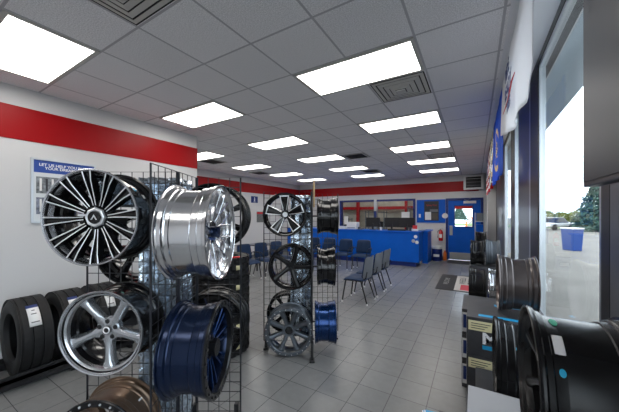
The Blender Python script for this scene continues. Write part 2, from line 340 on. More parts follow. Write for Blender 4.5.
# ---------------------------------------------------------------- wheels
def wheel(style, pos, rz, R, W, label, group, tilt=0, phase=0, n=96, fl=1):
    t = thing('alloy_wheel', label, 'wheel', pos, rz, group, tilt)
    P = {'fuel': (GBLK, MACH, LIPM), 'five': (GBLK, SILV, LIPM), 'bronze': (BRZ, BRZ, SBLK), 'chrome': (POL, POL, POL), 'blue': (DBLU, BLUW, SBLK),
         'uspoke': (GBLK, GBLK, GBLK), 'twist': (GBLK, SBLK, SBLK), 'gun8': (GUN, GUN, GUN), 'black': (SBLK, SBLK, SBLK), 'gloss': (GBLK, GBLK, GBLK),
         'bluebarrel': (BLUW, GBLK, BLUW), 'brown': (mat('dark pewter wheel paint', (.085, .07, .068), .3, .7, .3),)*3}[style]
    mb_, ms_, ml_ = P
    w1 = W-.012
    prof = [(0, R-.002), (.002, R), (.007, R), (.010, R-.011), (.014, R-.014), (.034, R-.015), (.038, R-.018), (.042, R-.025), (.048, R-.028), (.066, R-.028), (.070, R-.033), (W-.098*fl, R-.033), (W-.094*fl, R-.024), (W-.088*fl, R-.020),
            (W-.055*fl, R-.017), (W-.050*fl, R-.013), (W-.026, R-.012), (W-.020, R-.004), (w1, R-.003),
            (w1, R-.018), (W-.045, R-.030), (W-.09, R-.034), (W-.10, R-.043), (.07, R-.043), (.04, R-.036), (.013, R-.024), (0, R-.012)]
    MB().lathe(prof, n, R).build('barrel', mb_, t, ang=24)
    bead = style in ('bronze', 'blue', 'gun8')
    if bead:
        MB().lathe([(w1, R-.003), (W, R), (W+.004, R-.004), (W+.004, R-.034), (W-.004, R-.042), (W-.03, R-.044), (W-.03, R-.032), (w1, R-.018)], n, R).build('lip', ml_, t, ang=40)
        bm = MB().disc((0, 0, 0), .0065, .006, n=8)
        first = None
        for k in range(24):
            a = 2*pi*(k+.5)/24; loc = ((R-.018)*cos(a), -(W+.003), R+(R-.018)*sin(a))
            if first is None: first = bm.build('bolt', MACH if style == 'bronze' else (STEEL if style == 'gun8' else BLK), t, loc=loc)
            else: c = first.copy(); COL.objects.link(c); c.parent = t; c.location = loc
    else:
        MB().lathe([(w1, R-.003), (W-.004, R), (W, R-.003), (W-.003, R-.010), (W-.018, R-.017), (W-.026, R-.024 if style != 'five' else R-.032), (W-.05, R-.034), (W-.05, R-.028), (w1, R-.016)], n, R).build('lip', ml_, t, ang=40)
    Ri = (R-.024 if fl == 1 else R-.040) if not bead else R-.036
    fw = W-.022; hubw = W-.060
    if style == 'fuel': Ri = R-.009; fw = W-.010
    def hub(r, w, m, thick=.03, name='hub'): return MB().lathe([(w-thick, .001), (w-thick, r), (w-.006, r), (w, r-.006), (w, .001)], 40, R, closed=False).build(name, m, t)
    nl = 5; lr = .055
    if style == 'fuel':
        hub(.062, hubw+.004, GBLK)
        MB().lathe([(hubw, .060), (hubw+.016, .058), (hubw+.020, .050), (hubw+.016, .040), (hubw, .038)], 8, R).build('hub_ring', MACH, t, smooth=False)
        for k in range(12):
            a = 2*pi*k/12+phase
            for sg in (-1, 1):
                b = MB().sweep([(.072, sg*.0075, .0030, .007, hubw+.010, hubw-.03), (.12, sg*.0095, .0030, .009, hubw+.02, hubw-.025), (Ri*.8, sg*.0175, .0034, .009, fw-.004, fw-.05), (Ri, sg*.024, .0045, .010, fw+.004, fw-.05)], a, R, 0, 1)
                b.build('spoke', [GBLK, MACH], t, smooth=False)
            MB().sweep([(.06, 0, .006, .006, hubw-.004, hubw-.03), (.12, 0, .009, .009, hubw+.008, hubw-.025), (Ri, 0, .022, .022, fw-.008, fw-.05)], a, R).build('spoke_web', GBLK, t, smooth=False)
            if k % 2 == 0: MB().sweep([(.055, 0, .004, .008, hubw+.002, hubw-.03), (.10, 0, .006, .010, hubw+.008, hubw-.03)], a+pi/12, R).build('spoke_web', GBLK, t, smooth=False)
        cp = MB().disc((0, -(hubw+.004), R), .037, .018, n=32).build('center_cap', GBLK, t)
        MB().add([(-.020, -(hubw+.023), R-.014), (0, -(hubw+.023), R+.018), (.020, -(hubw+.023), R-.014), (.010, -(hubw+.023), R-.014), (0, -(hubw+.023), R+.003), (-.010, -(hubw+.023), R-.014)], [(0,1,4,5),(1,2,3,4)]).build('logo_mark', MACH, cp, smooth=False)
        nl = 0
    elif style == 'five':
        hub(.070, hubw, ms_, .04)
        for k in range(5):
            a = 2*pi*k/5+phase; tw = .0
            MB().sweep([(.03, 0, .036, .042, hubw, hubw-.035), (.065, .001, .026, .032, hubw+.003, hubw-.03), (.095, .003, .019, .027, hubw+.006, hubw-.03), (Ri*.62, .007, .0175, .027, hubw+.012, hubw-.03), (Ri*.8, .010, .020, .030, hubw+.016, hubw-.028), (Ri*.92, .013, .027, .036, hubw+.019, hubw-.028), (Ri, .015, .042, .050, hubw+.022, hubw-.02)], a, R).build('spoke', ms_, t, ang=50)
            aa = a+pi/5; MB().disc((.050*cos(aa), -(hubw-.001), R+.050*sin(aa)), .0135, .002, n=20).build('lug_hole', HOLE_SHADE, t)
        cp = MB().disc((0, -hubw, R), .024, .010, n=32).build('center_cap', BLK, t); MB().lathe([(hubw+.010, .022), (hubw+.013, .018), (hubw+.010, .014)], 32, R, closed=True).build('cap_ring', MACH, cp)
        nl = 0
    elif style == 'chrome':
        hub(.075, hubw, ms_, .03)
        for k in range(10):
            a = 2*pi*k/10+phase
            MB().sweep([(.06, 0, .008, .014, hubw, hubw-.025), (.13, 0, .007, .014, hubw+.014, hubw-.02), (.15, 0, .006, .012, hubw+.016, hubw-.02)], a, R).build('spoke', ms_, t)
            for sg in (-1, 1): MB().sweep([(.13, sg*.002, .005, .009, hubw+.014, hubw-.015), (Ri*.85, sg*.03, .005, .009, fw-.006, fw-.035), (Ri, sg*.040, .006, .010, fw, fw-.04)], a, R).build('spoke_fork', ms_, t)
        MB().disc((0, -hubw, R), .035, .035, n=32).build('center_cap', DBLU, t)
    elif style == 'blue':
        hub(.078, hubw, SBLK, .03)
        for k in range(8):
            a = 2*pi*k/8+phase
            for sg in (-1, 1): MB().sweep([(.06, sg*.010, .007, .010, hubw+.002, hubw-.03), (Ri*.7, sg*.024, .006, .010, hubw+.02, hubw-.03), (Ri, sg*.034, .010, .014, fw-.006, fw-.05)], a, R, 1, 0).build('spoke', [BLUW, DBLU], t, smooth=False)
        MB().disc((0, -hubw, R), .05, .04, n=32).build('center_cap', SBLK, t); nl = 8; lr = .062
    elif style == 'uspoke':
        hub(.058, hubw, GBLK, .03)
        for k in range(5):
            a = 2*pi*k/5+phase; b = MB()
            for sg in (-1, 1):
                b.sweep([(.035, sg*.012, .010, .014, hubw+.002, hubw-.03), (Ri*.6, sg*.032, .009, .012, hubw+.02, hubw-.03), (Ri, sg*.048, .009, .012, fw, fw-.045)], a, R, 0)
                b.sweep([(.050, sg*.016, .0028, .0028, hubw+.010, hubw), (Ri*.6, sg*.038, .0045, .0045, hubw+.028, hubw+.016), (Ri*.96, sg*.052, .0055, .0055, fw+.004, fw-.01)], a, R, 1)
            b.sweep([(.035, 0, .014, .014, hubw, hubw-.02), (Ri*.6, 0, .03, .03, hubw+.015, hubw-.02), (Ri, 0, .046, .046, fw-.008, fw-.04)], a, R, 0)
            b.sweep([(Ri*.905, 0, .052, .052, fw+.004, fw-.01), (Ri*.96, 0, .054, .054, fw+.004, fw-.01)], a, R, 1)
            b.build('spoke', [GBLK, MACH], t, smooth=False)
        MB().disc((0, -hubw, R), .030, .012, n=32).build('center_cap', STEEL, t); nl = 5; lr = .045
    elif style == 'twist':
        hub(.062, hubw, ms_, .035)
        for k in range(5):
            a = 2*pi*k/5+phase
            MB().sweep([(.035, 0, .030, .034, hubw, hubw-.03), (.10, .004, .022, .030, hubw+.010, hubw-.03), (Ri*.75, .014, .021, .032, hubw+.022, hubw-.03), (Ri, .030, .028, .042, fw, fw-.05)], a, R).build('spoke', ms_, t, ang=25)
        MB().disc((0, -hubw, R), .028, .008, n=32).build('center_cap', GBLK, t)
    elif style == 'gun8':
        MB().lathe([(hubw-.03, .045), (hubw-.03, .080), (hubw-.002, .080), (hubw+.012, .072), (hubw+.012, .050), (hubw, .045)], 40, R).build('hub', ms_, t)
        for k in range(8):
            a = 2*pi*k/8+phase
            MB().sweep([(.070, 0, .019, .024, hubw+.004, hubw-.03), (Ri*.80, 0, .023, .03, hubw+.020, hubw-.03), (Ri, 0, .030, .038, fw-.008, fw-.05)], a, R).build('spoke', ms_, t, ang=25)
        MB().disc((0, -(hubw-.02), R), .046, .030, n=32).build('center_cap', GBLK, t); nl = 0
    elif style == 'bronze':
        hub(.075, hubw-.03, ms_, .03)
        for k in range(6):
            MB().sweep([(.05, 0, .02, .026, hubw-.03, hubw-.06), (Ri, 0, .03, .036, fw-.05, fw-.09)], 2*pi*k/6+phase, R).build('spoke', BRZ, t)
    else:
        hub(.066, hubw, ms_, .03)
        ns_ = {'black': 7, 'gloss': 6, 'bluebarrel': 6, 'brown': 8}[style]
        for k in range(ns_):
            MB().sweep([(.045, 0, .016, .022, hubw, hubw-.03), (Ri*.6, .004, .012, .02, hubw+.014, hubw-.03), (Ri, .008, .024, .032, fw-.004, fw-.05)], 2*pi*k/ns_+phase, R).build('spoke', ms_, t, ang=25)
        MB().disc((0, -hubw, R), .030, .010, n=32).build('center_cap', GBLK, t)
    if nl and style not in ('gun8',):
        for k in range(nl):
            a = 2*pi*(k+.5)/nl+phase; MB().disc((lr*cos(a), -(hubw-.002), R+lr*sin(a)), .008, .006, n=10).build('lug_hole', HOLE_SHADE, t)
    return t
def patch(t, R, w0, w1, a0, a1, m, name, r_in=.033, oval=False, label=None):
    """small curved sticker wrapped on a wheel's barrel"""
    b = MB(); N = 8; r = R-r_in+.003
    for i in range(N):
        for j in range(N):
            q = []
            for (ii, jj) in ((i, j), (i+1, j), (i+1, j+1), (i, j+1)):
                u, v = ii/N*2-1, jj/N*2-1
                if not oval: u, v = u*(1-.03*v*v), v*(1-.03*u*u)
                else: u, v = u*math.sqrt(1-v*v/2), v*math.sqrt(1-u*u/2)
                a = R_(a0+(a1-a0)*(u+1)/2); ww = w0+(w1-w0)*(v+1)/2
                q.append((r*cos(a), -ww, R+r*sin(a)))
            b.add(q, [(0, 1, 2, 3)])
    o = b.build(name, m, t); 
    s = o.modifiers.new('s', 'SOLIDIFY'); s.thickness = .0008
    if label: o['label'] = label
    return o
G1 = 'wheels hung on the front display rack'; G2 = 'wheels hung on the middle display rack'; G3 = 'wheels lined up along the windows'
D1 = 1.845; WC = -.88        # front rack: centre post position
def hung(style, r, d, z, th, R, W, label, g, **k):
    p = cw(r, d, z); return wheel(style, (p[0], p[1], p[2]-R), YAW+th, R, W, label, g, **k)
a1 = hung('fuel', -1.275, D1-.012, -.017, 0, .283, .245, 'large black wheel with many thin silver edged spokes, top left of the front rack', G1, phase=R_(5))
patch(a1, .283, .11, .14, 40, 46, CYS, 'sticker'); patch(a1, .283, .06, .09, 28, 34, PAPER, 'sticker')
a2 = hung('five', -1.211, D1-.012, -.69, 0, .247, .245, 'silver five spoke wheel with polished stepped lip on the front rack', G1, phase=R_(-90))
patch(a2, .247, .13, .15, 72, 79, GRN, 'sticker', oval=True)
a3 = hung('bronze', -1.235, D1-.012, -1.325, 0, .25, .245, 'bronze wheel with black bolted lip, lowest on the front rack', G1)
patch(a3, .25, .02, .10, 42, 45, PAPER, 'tag_label')
hung('gloss', -1.24, D1+.27, -.24, 0, .25, .22, 'black wheel mounted behind the front rack between the two left wheels', G1)
hung('chrome', -.79+.0, 1.65, -.105, pi/2, .28, .27, 'polished bright aluminium wheel facing the counter on the front rack', G1, phase=.3)
a5 = hung('blue', -.775, 1.63, -.785, pi/2, .268, .25, 'dark blue wheel with black bolted lip, right side of the front rack', G1)
hung('black', -.765, 2.135+.24, -.02, pi, .265, .22, 'black wheel partly hidden behind the polished wheel, upper right of the front rack', G1) if False else None
hung('black', -.765, 2.14, -.02, pi, .265, .22, 'black wheel partly hidden behind the polished wheel, upper right of the front rack', G1)
hung('black', -.775, 2.14, -.88, pi, .265, .22, 'black wheel peeking out behind the dark blue wheel, lower right of the front rack', G1)
# ---- racks
def panel(t, p0, p1, z0, z1, sp=.0762):
    b = MB(); p0 = Vector(p0); p1 = Vector(p1); L = (p1-p0).length; n = max(1, round(L/sp)); m = round((z1-z0)/sp)
    for i in range(1, n):
        q = p0+(p1-p0)*i/n; b.tube([(q.x, q.y, z0), (q.x, q.y, z1)], .0028, 5)
    for j in range(1, m):
        z = z0+(z1-z0)*j/m; b.tube([(p0.x, p0.y, z), (p1.x, p1.y, z)], .0028, 5)
    o = b.build('wire_panel', WIRE, t)
    MB().tube([(p0.x, p0.y, z0), (p0.x, p0.y, z1), (p1.x, p1.y, z1), (p1.x, p1.y, z0), (p0.x, p0.y, z0)], .0065, 6).build('panel_frame', WIRE, t)
def film(t, pts, z0, z1, name='film_sheet', m=PLAS):
    b = MB(); nx = 14; nz = 40; P = [Vector((*p, 0)) for p in pts]; L = [0]
    for i in range(1, len(P)): L.append(L[-1]+(P[i]-P[i-1]).length)
    g = []
    for i in range(nx+1):
        s = L[-1]*i/nx; k = 1
        while k < len(P)-1 and s > L[k]: k += 1
        u = (s-L[k-1])/(L[k]-L[k-1]); q = P[k-1].lerp(P[k], u); tn = (P[k]-P[k-1]).normalized(); nn = Vector((-tn.y, tn.x, 0))
        col = []
        off = random.uniform(-.012, .012)+(.02 if i % 2 else -.02)
        for j in range(nz+1):
            zz = z0+(z1-z0)*j/nz; d_ = off+random.uniform(-.006, .006); c = q+nn*d_; col.append((c.x, c.y, zz))
        g.append(col)
    for i in range(nx):
        for j in range(nz): b.add([g[i][j], g[i+1][j], g[i+1][j+1], g[i][j+1]], [(0, 1, 2, 3)])
    o = b.build(name, m, t, ang=80); s = o.modifiers.new('s', 'SOLIDIFY'); s.thickness = .001
    return o
def rack(rc, dc, label, hooks, p3w):
    p = cw(rc, dc); t = thing('wheel_display_rack', label, 'display rack', (p[0], p[1], 0), YAW, 'wire grid display racks')
    z0, z1 = .10, 1.985
    panel(t, (-.61, 0, 0), (-.01, 0, 0), z0, z1); panel(t, (0, -.32, 0), (0, .29, 0), z0, z1); panel(t, (.01, .29, 0), (p3w, .29, 0), z0, z1)
    for (x, y) in ((0, -.31), (0, .28), (-.58, 0), (p3w-.03, .29)):
        MB().box(x-.016, x+.016, y-.02, y+.02, 0, .24).box(x-.03, x+.03, y-.05, y+.05, 0, .02).build('leg', BLK, t, smooth=False, bev=.003)
    MB().tube([(0, 0, .05), (0, 0, z1)], .011, 8).build('post', WIRE, t)
    film(t, [(-.27, .03), (-.03, .035), (-.03, .27)], .14, 1.95)
    for (x, y, z, dx, dy) in hooks:
        MB().tube([(x, y, z), (x+dx, y+dy, z)], .012, 8).box(x-.05 if dx == 0 else x-.004, x+.05 if dx == 0 else x+.004, y-.004 if dx == 0 else y-.05, y+.004 if dx == 0 else y+.05, z-.05, z+.05).build('wheel_hook', BLK, t)
    return t
def hk(r, d, z, rc, dc, axis, sgn=-1):
    return (r-rc, 0, EYE+z, 0, sgn*.16) if axis == 'd' else (0.0, d-dc, EYE+z, .22, 0)
r1 = rack(WC, D1, 'black wire grid rack nearest the camera, hung with the largest wheels', [hk(-1.275, 0, -.017, WC, D1, 'd'), hk(-1.211, 0, -.69, WC, D1, 'd'), hk(-1.235, 0, -1.325, WC, D1, 'd'), hk(0, 1.65, -.105, WC, D1, 'r'), hk(0, 1.63, -.785, WC, D1, 'r')], .345)
film(r1, [(-.56, .035), (-.30, .035)], 1.75, 1.95)
R2C, R2D = .03, 3.50
A = hung('uspoke', -.295, R2D-.012, 0, 0, .262, .22, 'black wheel with five white outlined spokes, top of the middle rack', G2, phase=R_(92))
hung('twist', -.222, R2D-.012, -.632, 0, .27, .22, 'matte black five spoke wheel at middle height of the middle rack', G2, phase=R_(-5+72))
hung('gun8', -.248, R2D-.012, -1.400, 0, .288, .22, 'gunmetal eight spoke wheel with bolted rim at the foot of the middle rack', G2, phase=R_(22.5))
w1_ = hung('gloss', .10, 3.5, -.02, pi/2, .238, .25, 'glossy black wheel at top right of the middle rack, turned toward the counter', G2)
hung('gloss', .10, 3.5, -.66, pi/2, .245, .215, 'glossy black wheel halfway down the right side of the middle rack', G2)
b3 = hung('bluebarrel', .07, 3.5, -1.36, pi/2, .262, .255, 'metallic blue barrel wheel at the lower right of the middle rack', G2)
patch(b3, .262, .12, .155, -62, -54, PAPER, 'sticker')
hung('black', -.30, R2D+.03, -1.27, pi, .25, .20, 'black wheel behind the gunmetal wheel on the back of the middle rack', G2)
rack(R2C, R2D, 'black wire grid rack standing in the middle of the floor', [hk(-.295, 0, 0, R2C, R2D, 'd'), hk(-.222, 0, -.632, R2C, R2D, 'd'), hk(-.248, 0, -1.40, R2C, R2D, 'd'), hk(0, 3.5, -.02, R2C, R2D, 'r'), hk(0, 3.5, -.66, R2C, R2D, 'r'), hk(0, 3.5, -1.36, R2C, R2D, 'r')], .36)
pp = cw(.06, 3.70)
tag(MB().box(-.009, .009, -.009, .009, 1.80, 2.17).build('wooden_stick', WOOD, loc=(pp[0], pp[1], 0), smooth=False), 'thin wooden stick rising above the middle rack', 'stick')
# ---------------------------------------------------------------- tyres
def tyre_mb(R, W, rim, blocky=False, n=96):
    H = W/2; pr = [(-H*.72, rim), (-H*.92, rim+.01), (-H, rim+(R-rim)*.45), (-H*.97, rim+(R-rim)*.7), (-H*.88, R-.022), (-H*.78, R-.006)]
    gro = []
    for c in (-.5, -.17, .17, .5):
        x = c*W*.86; gro += [(x-.009, R), (x-.007, R-.013), (x+.007, R-.013), (x+.009, R)]
    pr += gro+[(-a, b) for a, b in pr[::-1]]
    pr += [(H*.60, rim-.002), (H*.62, R-.05), (0, R-.03), (-H*.62, R-.05), (-H*.60, rim-.002)]
    tr = [i for i, p in enumerate(pr) if p[1] > R-.023 and i < len(pr)-5]
    def mod(i, j):
        if i in tr: 
            if blocky: return -.017 if ((j+(i//4)*2) % 4) == 0 else 0
            return -.0025 if (j % 3) == 0 else 0
        return 0
    return MB().lathe(pr, n, 0, mod=mod)
TG = 'tyres standing on the low stand by the left wall'
tm = tyre_mb(.385, .255, .235)
names = ['first standing tyre from the left edge, white price label on its tread', 'second standing tyre from the left edge, behind the labelled front tyre', 'third standing tyre, seen through the silver five spoke wheel', 'fourth standing tyre, farthest along the left wall stand']
T0 = None
for k in range(3):
    y = .94+k*.33
    if T0 is None:
        T0 = tm.build('tyre', RUB, ang=28); tag(T0, names[0], 'tyre', TG); T0.location = (-4.06, y, .445)
        lb = MB()
        a0, a1_ = R_(24), R_(60)
        for i in range(6):
            b0 = a0+(a1_-a0)*i/6; b1 = a0+(a1_-a0)*(i+1)/6; rr = .387
            lb.add([(rr*cos(b0), -.055, rr*sin(b0)), (rr*cos(b1), -.055, rr*sin(b1)), (rr*cos(b1), .035, rr*sin(b1)), (rr*cos(b0), .035, rr*sin(b0))], [(0, 1, 2, 3)], 1 if i == 5 else 0)
        L = lb.build('price_label', [PAPER, TXTN], T0); s = L.modifiers.new('s', 'SOLIDIFY'); s.thickness = .001; s.offset = 0
        for i, (aa, ww) in enumerate(((R_(49), .012), (R_(43), .02), (R_(30), .03))):
            MB().add([(.389*cos(aa+dd), yy, .389*sin(aa+dd)) for dd, yy in ((-.012, -.01-ww), (.012, -.01-ww), (.012, -.01+ww), (-.012, -.01+ww))], [(0, 1, 2, 3)]).build('printed_line', TXTD, L)
    else:
        dup(T0, (-4.06, y, .445), 0, names[k])
ts = thing('tyre_stand', 'low black steel stand under the row of tyres by the left wall', 'stand', (-4.06, 1.4, 0))
for sx in (-.24, .24): MB().box(sx-.03, sx+.03, -.85, .48, .085, .125).box(sx+(.02 if sx > 0 else -.03), sx+(.03 if sx > 0 else -.02), -.85, .48, .03, .16).build('rail', BLK, ts, smooth=False)
for yy in (-.8, -.16, .43):
    MB().box(-.30, .30, yy-.02, yy+.02, 0, .03).box(-.26, -.22, yy-.02, yy+.02, .03, .085).box(.22, .26, yy-.02, yy+.02, .03, .085).build('foot', BLK, ts, smooth=False)
# stacks of all terrain tyres
tz = tyre_mb(.37, .235, .22, True)
TS = 'stacked all terrain tyres behind the front rack'; S0 = None
lay = ['bottom', 'second', 'third', 'fourth', 'top']
for (sx, sy, nm) in ((-2.80, 2.42, 'right stack'), (-3.57, 2.48, 'left stack')):
    for k in range(5 if nm == 'right stack' else 4):
        lab = 'chunky black tyre, %s of the %s behind the front rack' % (lay[k] if k < 4 or nm == 'right stack' else 'top', nm)
        if S0 is None:
            S0 = tz.build('tyre', RUB, ang=28); tag(S0, lab, 'tyre', TS); S0.rotation_euler = (pi/2, 0, 0); S0.location = (sx, sy, .1185)
            b = MB(); rr = .372
            for (c0, mi) in ((R_(3), 0),):
                b.add([(rr*cos(c0), -.03, rr*sin(c0)), (rr*cos(c0+.14), -.03, rr*sin(c0+.14)), (rr*cos(c0+.14), .03, rr*sin(c0+.14)), (rr*cos(c0), .03, rr*sin(c0))], [(0, 1, 2, 3)])
            o = b.build('size_label', CREAM, S0); s = o.modifiers.new('s', 'SOLIDIFY'); s.thickness = .002
        else:
            c = dup(S0, (sx, sy, .1185+k*.2365), 0, lab)
# red tag on the top tyre
tag(MB().tube([(-2.52, 2.20, 1.192), (-2.44, 2.24, 1.20), (-2.40, 2.33, 1.20), (-2.425, 2.40, 1.192)], .010, 6).build('red_strap', REDP), 'red strap lying on the top tyre of the right stack', 'strap')
# ---------------------------------------------------------------- poster left wall
def flat_frame(name, label, cat, y0, y1, z0, z1, fx, fw=.022):
    t = thing(name, label, cat, (fx, (y0+y1)/2, (z0+z1)/2), pi/2)
    a, b = (y1-y0)/2, (z1-z0)/2
    MB().box(-a, a, -.02, -.001, b-fw, b).box(-a, a, -.02, -.001, -b, -b+fw).box(-a, -a+fw, -.02, -.001, -b+fw, b-fw).box(a-fw, a, -.02, -.001, -b+fw, b-fw).build('frame', SIL, t, smooth=False)
    return t, a, b
po, a, b = flat_frame('framed_poster', 'silver framed poster with blue heading on the left wall behind the front wheel', 'poster', 1.075, 1.72, 1.60, 2.375, -4.478)
sh = MB().box(-a+.02, a-.02, -.008, -.002, -b+.02, b-.02).build('poster_sheet', mat('poster paper', (.68, .71, .74), .3), po, smooth=False)
BX(-a+.02, a-.02, -.010, -.008, b-.17, b-.022).build('heading_band', mat('poster blue', (.02, .07, .34), .4), sh, smooth=False)
text('LET US HELP YOU BUILD\nYOUR DREAM RIDE', .046, TXTW, sh, (0, -.011, b-.095), FACE_Y, bold=.001)
for i in range(2):
    for j in range(2):
        x0 = -a+.045+i*.29; z0 = b-.42-j*.25
        BX(x0, x0+.25, -.010, -.008, z0, z0+.20).build('picture', mat('picture grey', (.20+.06*i, .22, .24+.05*j), .5, var=(30, .6)), sh, smooth=False)
        for k in range(4): BX(x0+.03+k*.055, x0+.05+k*.055, -.0115, -.010, z0+.03, z0+.18).build('picture_detail', TXTD if k % 2 else PAPER, sh, smooth=False)
# far left wall signs
t1 = thing('wall_sign', 'small navy sign with white figure on the far left wall', 'sign', (-7.618, 8.33, 2.30), pi/2)
BX(-.19, .19, -.012, -.001, -.13, .13).build('sign_plate', TXTN, t1, smooth=False); MB().disc((0, -.012, .06), .03, .003).box(-.03, .03, -.015, -.012, -.07, .025).box(-.07, .07, -.015, -.012, -.105, -.09).build('symbol', TXTW, t1, smooth=False)
t1 = thing('wall_notice', 'grey notice with red top bar on the far left wall', 'sign', (-7.618, 8.72, 1.60), pi/2)
BX(-.25, .25, -.012, -.001, -.22, .22).build('notice_board', mat('notice grey', (.14, .15, .15), .5, var=(20, .4)), t1, smooth=False); BX(-.24, .24, -.014, -.012, .12, .20).build('heading_band', TXTR, t1, smooth=False)
# ---------------------------------------------------------------- chairs
def make_chair(label, arms, group, loc, rz):
    t = thing('waiting_chair', label, 'chair', loc, rz, group)
    # seat : grid surface pad
    def pad(w, dpt, th, f, n=10):
        b = MB(); top = []; bot = []
        for i in range(n+1):
            for j in range(n+1):
                u, v = i/n*2-1, j/n*2-1
                k = .93 if (abs(u) == 1 and abs(v) == 1) else 1
                e = 1-max(abs(u), abs(v))**8
                top.append(f(u*w*k, v*dpt*k, th*(.35+.65*e))); bot.append(f(u*w*k, v*dpt*k, -th*.4*e))
        m = n+1; fs = []; o = m*m
        for i in range(n):
            for j in range(n):
                a, b_, c, d_ = i*m+j, (i+1)*m+j, (i+1)*m+j+1, i*m+j+1
                fs.append((a, b_, c, d_)); fs.append((o+d_, o+c, o+b_, o+a))
        edge = [i*m for i in range(m)]+[n*m+j for j in range(1, m)]+[i*m+n for i in range(n-1, -1, -1)]+[j for j in range(n-1, 0, -1)]
        for q in range(len(edge)):
            a, c = edge[q], edge[(q+1) % len(edge)]; fs.append((a, c, o+c, o+a))
        return b.add(top+bot, fs)
    pad(.235, .225, .045, lambda x, y, z: (x, y, .445+z-(.03*max(0, (-y-.1)/.12)**2))).build('seat', FAB, t, ang=60)
    def bk(off): return lambda x, y, z: (x*(1-.08*(y/.2)), .235+off-z+.05*((y+.2)/.4)-.06*(x/.22)**2, .69+y)
    pad(.225, .20, .03, bk(0)).build('backrest', FAB, t, ang=60)
    pad(.232, .206, .014, bk(.022)).build('back_shell', SHELL, t, ang=60)
    for sx in (-1, 1):
        for (p, q) in (((sx*.20, -.17, .43), (sx*.225, -.235, .02)), ((sx*.20, .14, .43), (sx*.235, .27, .02))):
            lg = MB().tube([p, q], [.016, .012], 8).build('leg', BLK, t)
            MB().tube([(q[0], q[1], .032), (q[0], q[1], 0)], [.013, .017], 8).build('glide', WHT, lg)
        MB().tube([(sx*.20, .13, .43), (sx*.205, .24, .50), (sx*.20, .262, .62)], .011, 8).build('back_support', BLK, t)
        if arms: MB().tube([(sx*.215, .20, .50), (sx*.26, .20, .66), (sx*.265, .10, .68), (sx*.265, -.12, .67), (sx*.24, -.17, .60), (sx*.215, -.17, .43)], .011, 8).build('armrest', BLK, t)
    MB().tube([(-.2, -.17, .425), (.2, -.17, .425)], .010, 8).tube([(-.2, .14, .425), (.2, .14, .425)], .010, 8).tube([(-.2, .14, .425), (-.2, -.17, .425)], .010, 8).tube([(.2, .14, .425), (.2, -.17, .425)], .010, 8).build('seat_frame', BLK, t)
    return t
GA = 'row of three chairs backing onto the aisle'
c0 = make_chair('nearest blue seated chair of the three with their backs to the aisle', False, GA, (-2.00, 5.17, 0), -pi/2)
dup(c0, (-2.00, 5.80, 0), -pi/2, 'middle chair of the three with their backs to the aisle')
dup(c0, (-2.00, 6.42, 0), -pi/2, 'farthest chair of the three with their backs to the aisle')
GB = 'armchairs along the front of the blue counter'
c1 = make_chair('navy armchair facing out before the counter, rightmost of its row', True, GB, (-3.00, 8.05, 0), 0)
for x, s in ((-3.60, 'second'), (-4.20, 'third'), (-4.80, 'fourth')): dup(c1, (x, 8.05, 0), 0, 'navy armchair facing out before the counter, %s from the right' % s)
GC = 'waiting chairs between the two racks'
for i, (y, s) in enumerate(((4.85, 'first, behind the stacked tyres,'), (5.40, 'second'), (5.95, 'third'), (6.50, 'fourth, beside the middle rack,'))):
    dup(c1, (-5.25+.12*i, y, 0), pi/2-.15, 'navy chair of the left waiting row, %s facing the aisle' % s)['group'] = GC
tb = thing('side_table', 'low dark table behind the left waiting chairs', 'table', (-5.85, 6.6, 0))
BX(-.25, .25, -.35, .35, .74, .78).build('tabletop', ALUG, tb, smooth=False, bev=.005)
for sx in (-.22, .22):
    for sy in (-.32, .32): BX(sx-.015, sx+.015, sy-.015, sy+.015, 0, .74).build('leg', BLK, tb, smooth=False)
# ---------------------------------------------------------------- counter
ct = thing('service_counter', 'long bright blue service counter at the back of the showroom', 'counter', (-1.56, 9.4, 0))
BX(-5.2, 0, 0, .75, .14, 1.11).build('body', BLUE, ct, smooth=False, bev=.006)
BX(-5.15, -.10, .03, .70, 0, .14).build('plinth', NAVYP, ct, smooth=False)
BX(-5.2, .04, -.04, .79, 1.11, 1.15).build('countertop', BLUE, ct, smooth=False, bev=.006)
for i, (z, x) in enumerate(((.98, -.10), (.84, -.17), (.80, -.06))): MB().disc((x, -.002, z), .055, .004, n=20).build('decal', PAPER if i != 1 else SIL, ct); 
ct2 = thing('counter_return', 'short blue counter section standing behind the right counter end', 'counter', (-1.55, 10.2, 0))
BX(-.05, .14, .05, .95, 0, 1.10).build('body', BLUE, ct2, smooth=False, bev=.006); BX(-.05, .20, .01, .99, 1.10, 1.14).build('countertop', BLUE, ct2, smooth=False, bev=.005)
ZC = 1.151
def monitor(x, y, rz, lab, w=.52, h=.34):
    t = thing('computer_monitor', lab, 'monitor', (x, y, ZC), rz, 'monitors on the counter')
    BX(-w/2, w/2, -.02, .02, .10, .10+h).build('housing', BLK, t, smooth=False, bev=.005); BX(-w/2+.02, w/2-.02, .020, .022, .12, .08+h).build('screen', SCR, t, smooth=False)
    MB().box(-.03, .03, -.035, -.015, .01, .22).box(-.11, .11, -.09, .07, 0, .012).build('stand', BLK, t, smooth=False)
monitor(-3.22, 9.85, 0, 'black monitor back on the counter, leftmost of three'); monitor(-2.55, 9.9, .1, 'black monitor back on the counter, middle one'); monitor(-2.02, 9.85, -.1, 'black monitor back on the counter, right one near the papers')
def pile(x, y, n, m, lab, w=.2, dd=.28, name='paper_stack', h=.012):
    b = MB()
    for k in range(n): o = random.uniform(-.01, .01); b.box(-w/2+o, w/2+o, -dd/2-o, dd/2-o, k*h, (k+1)*h*.98)
    o = b.build(name, m, loc=(x, y, ZC), smooth=False); return tag(o, lab, 'papers', 'papers on the counter')
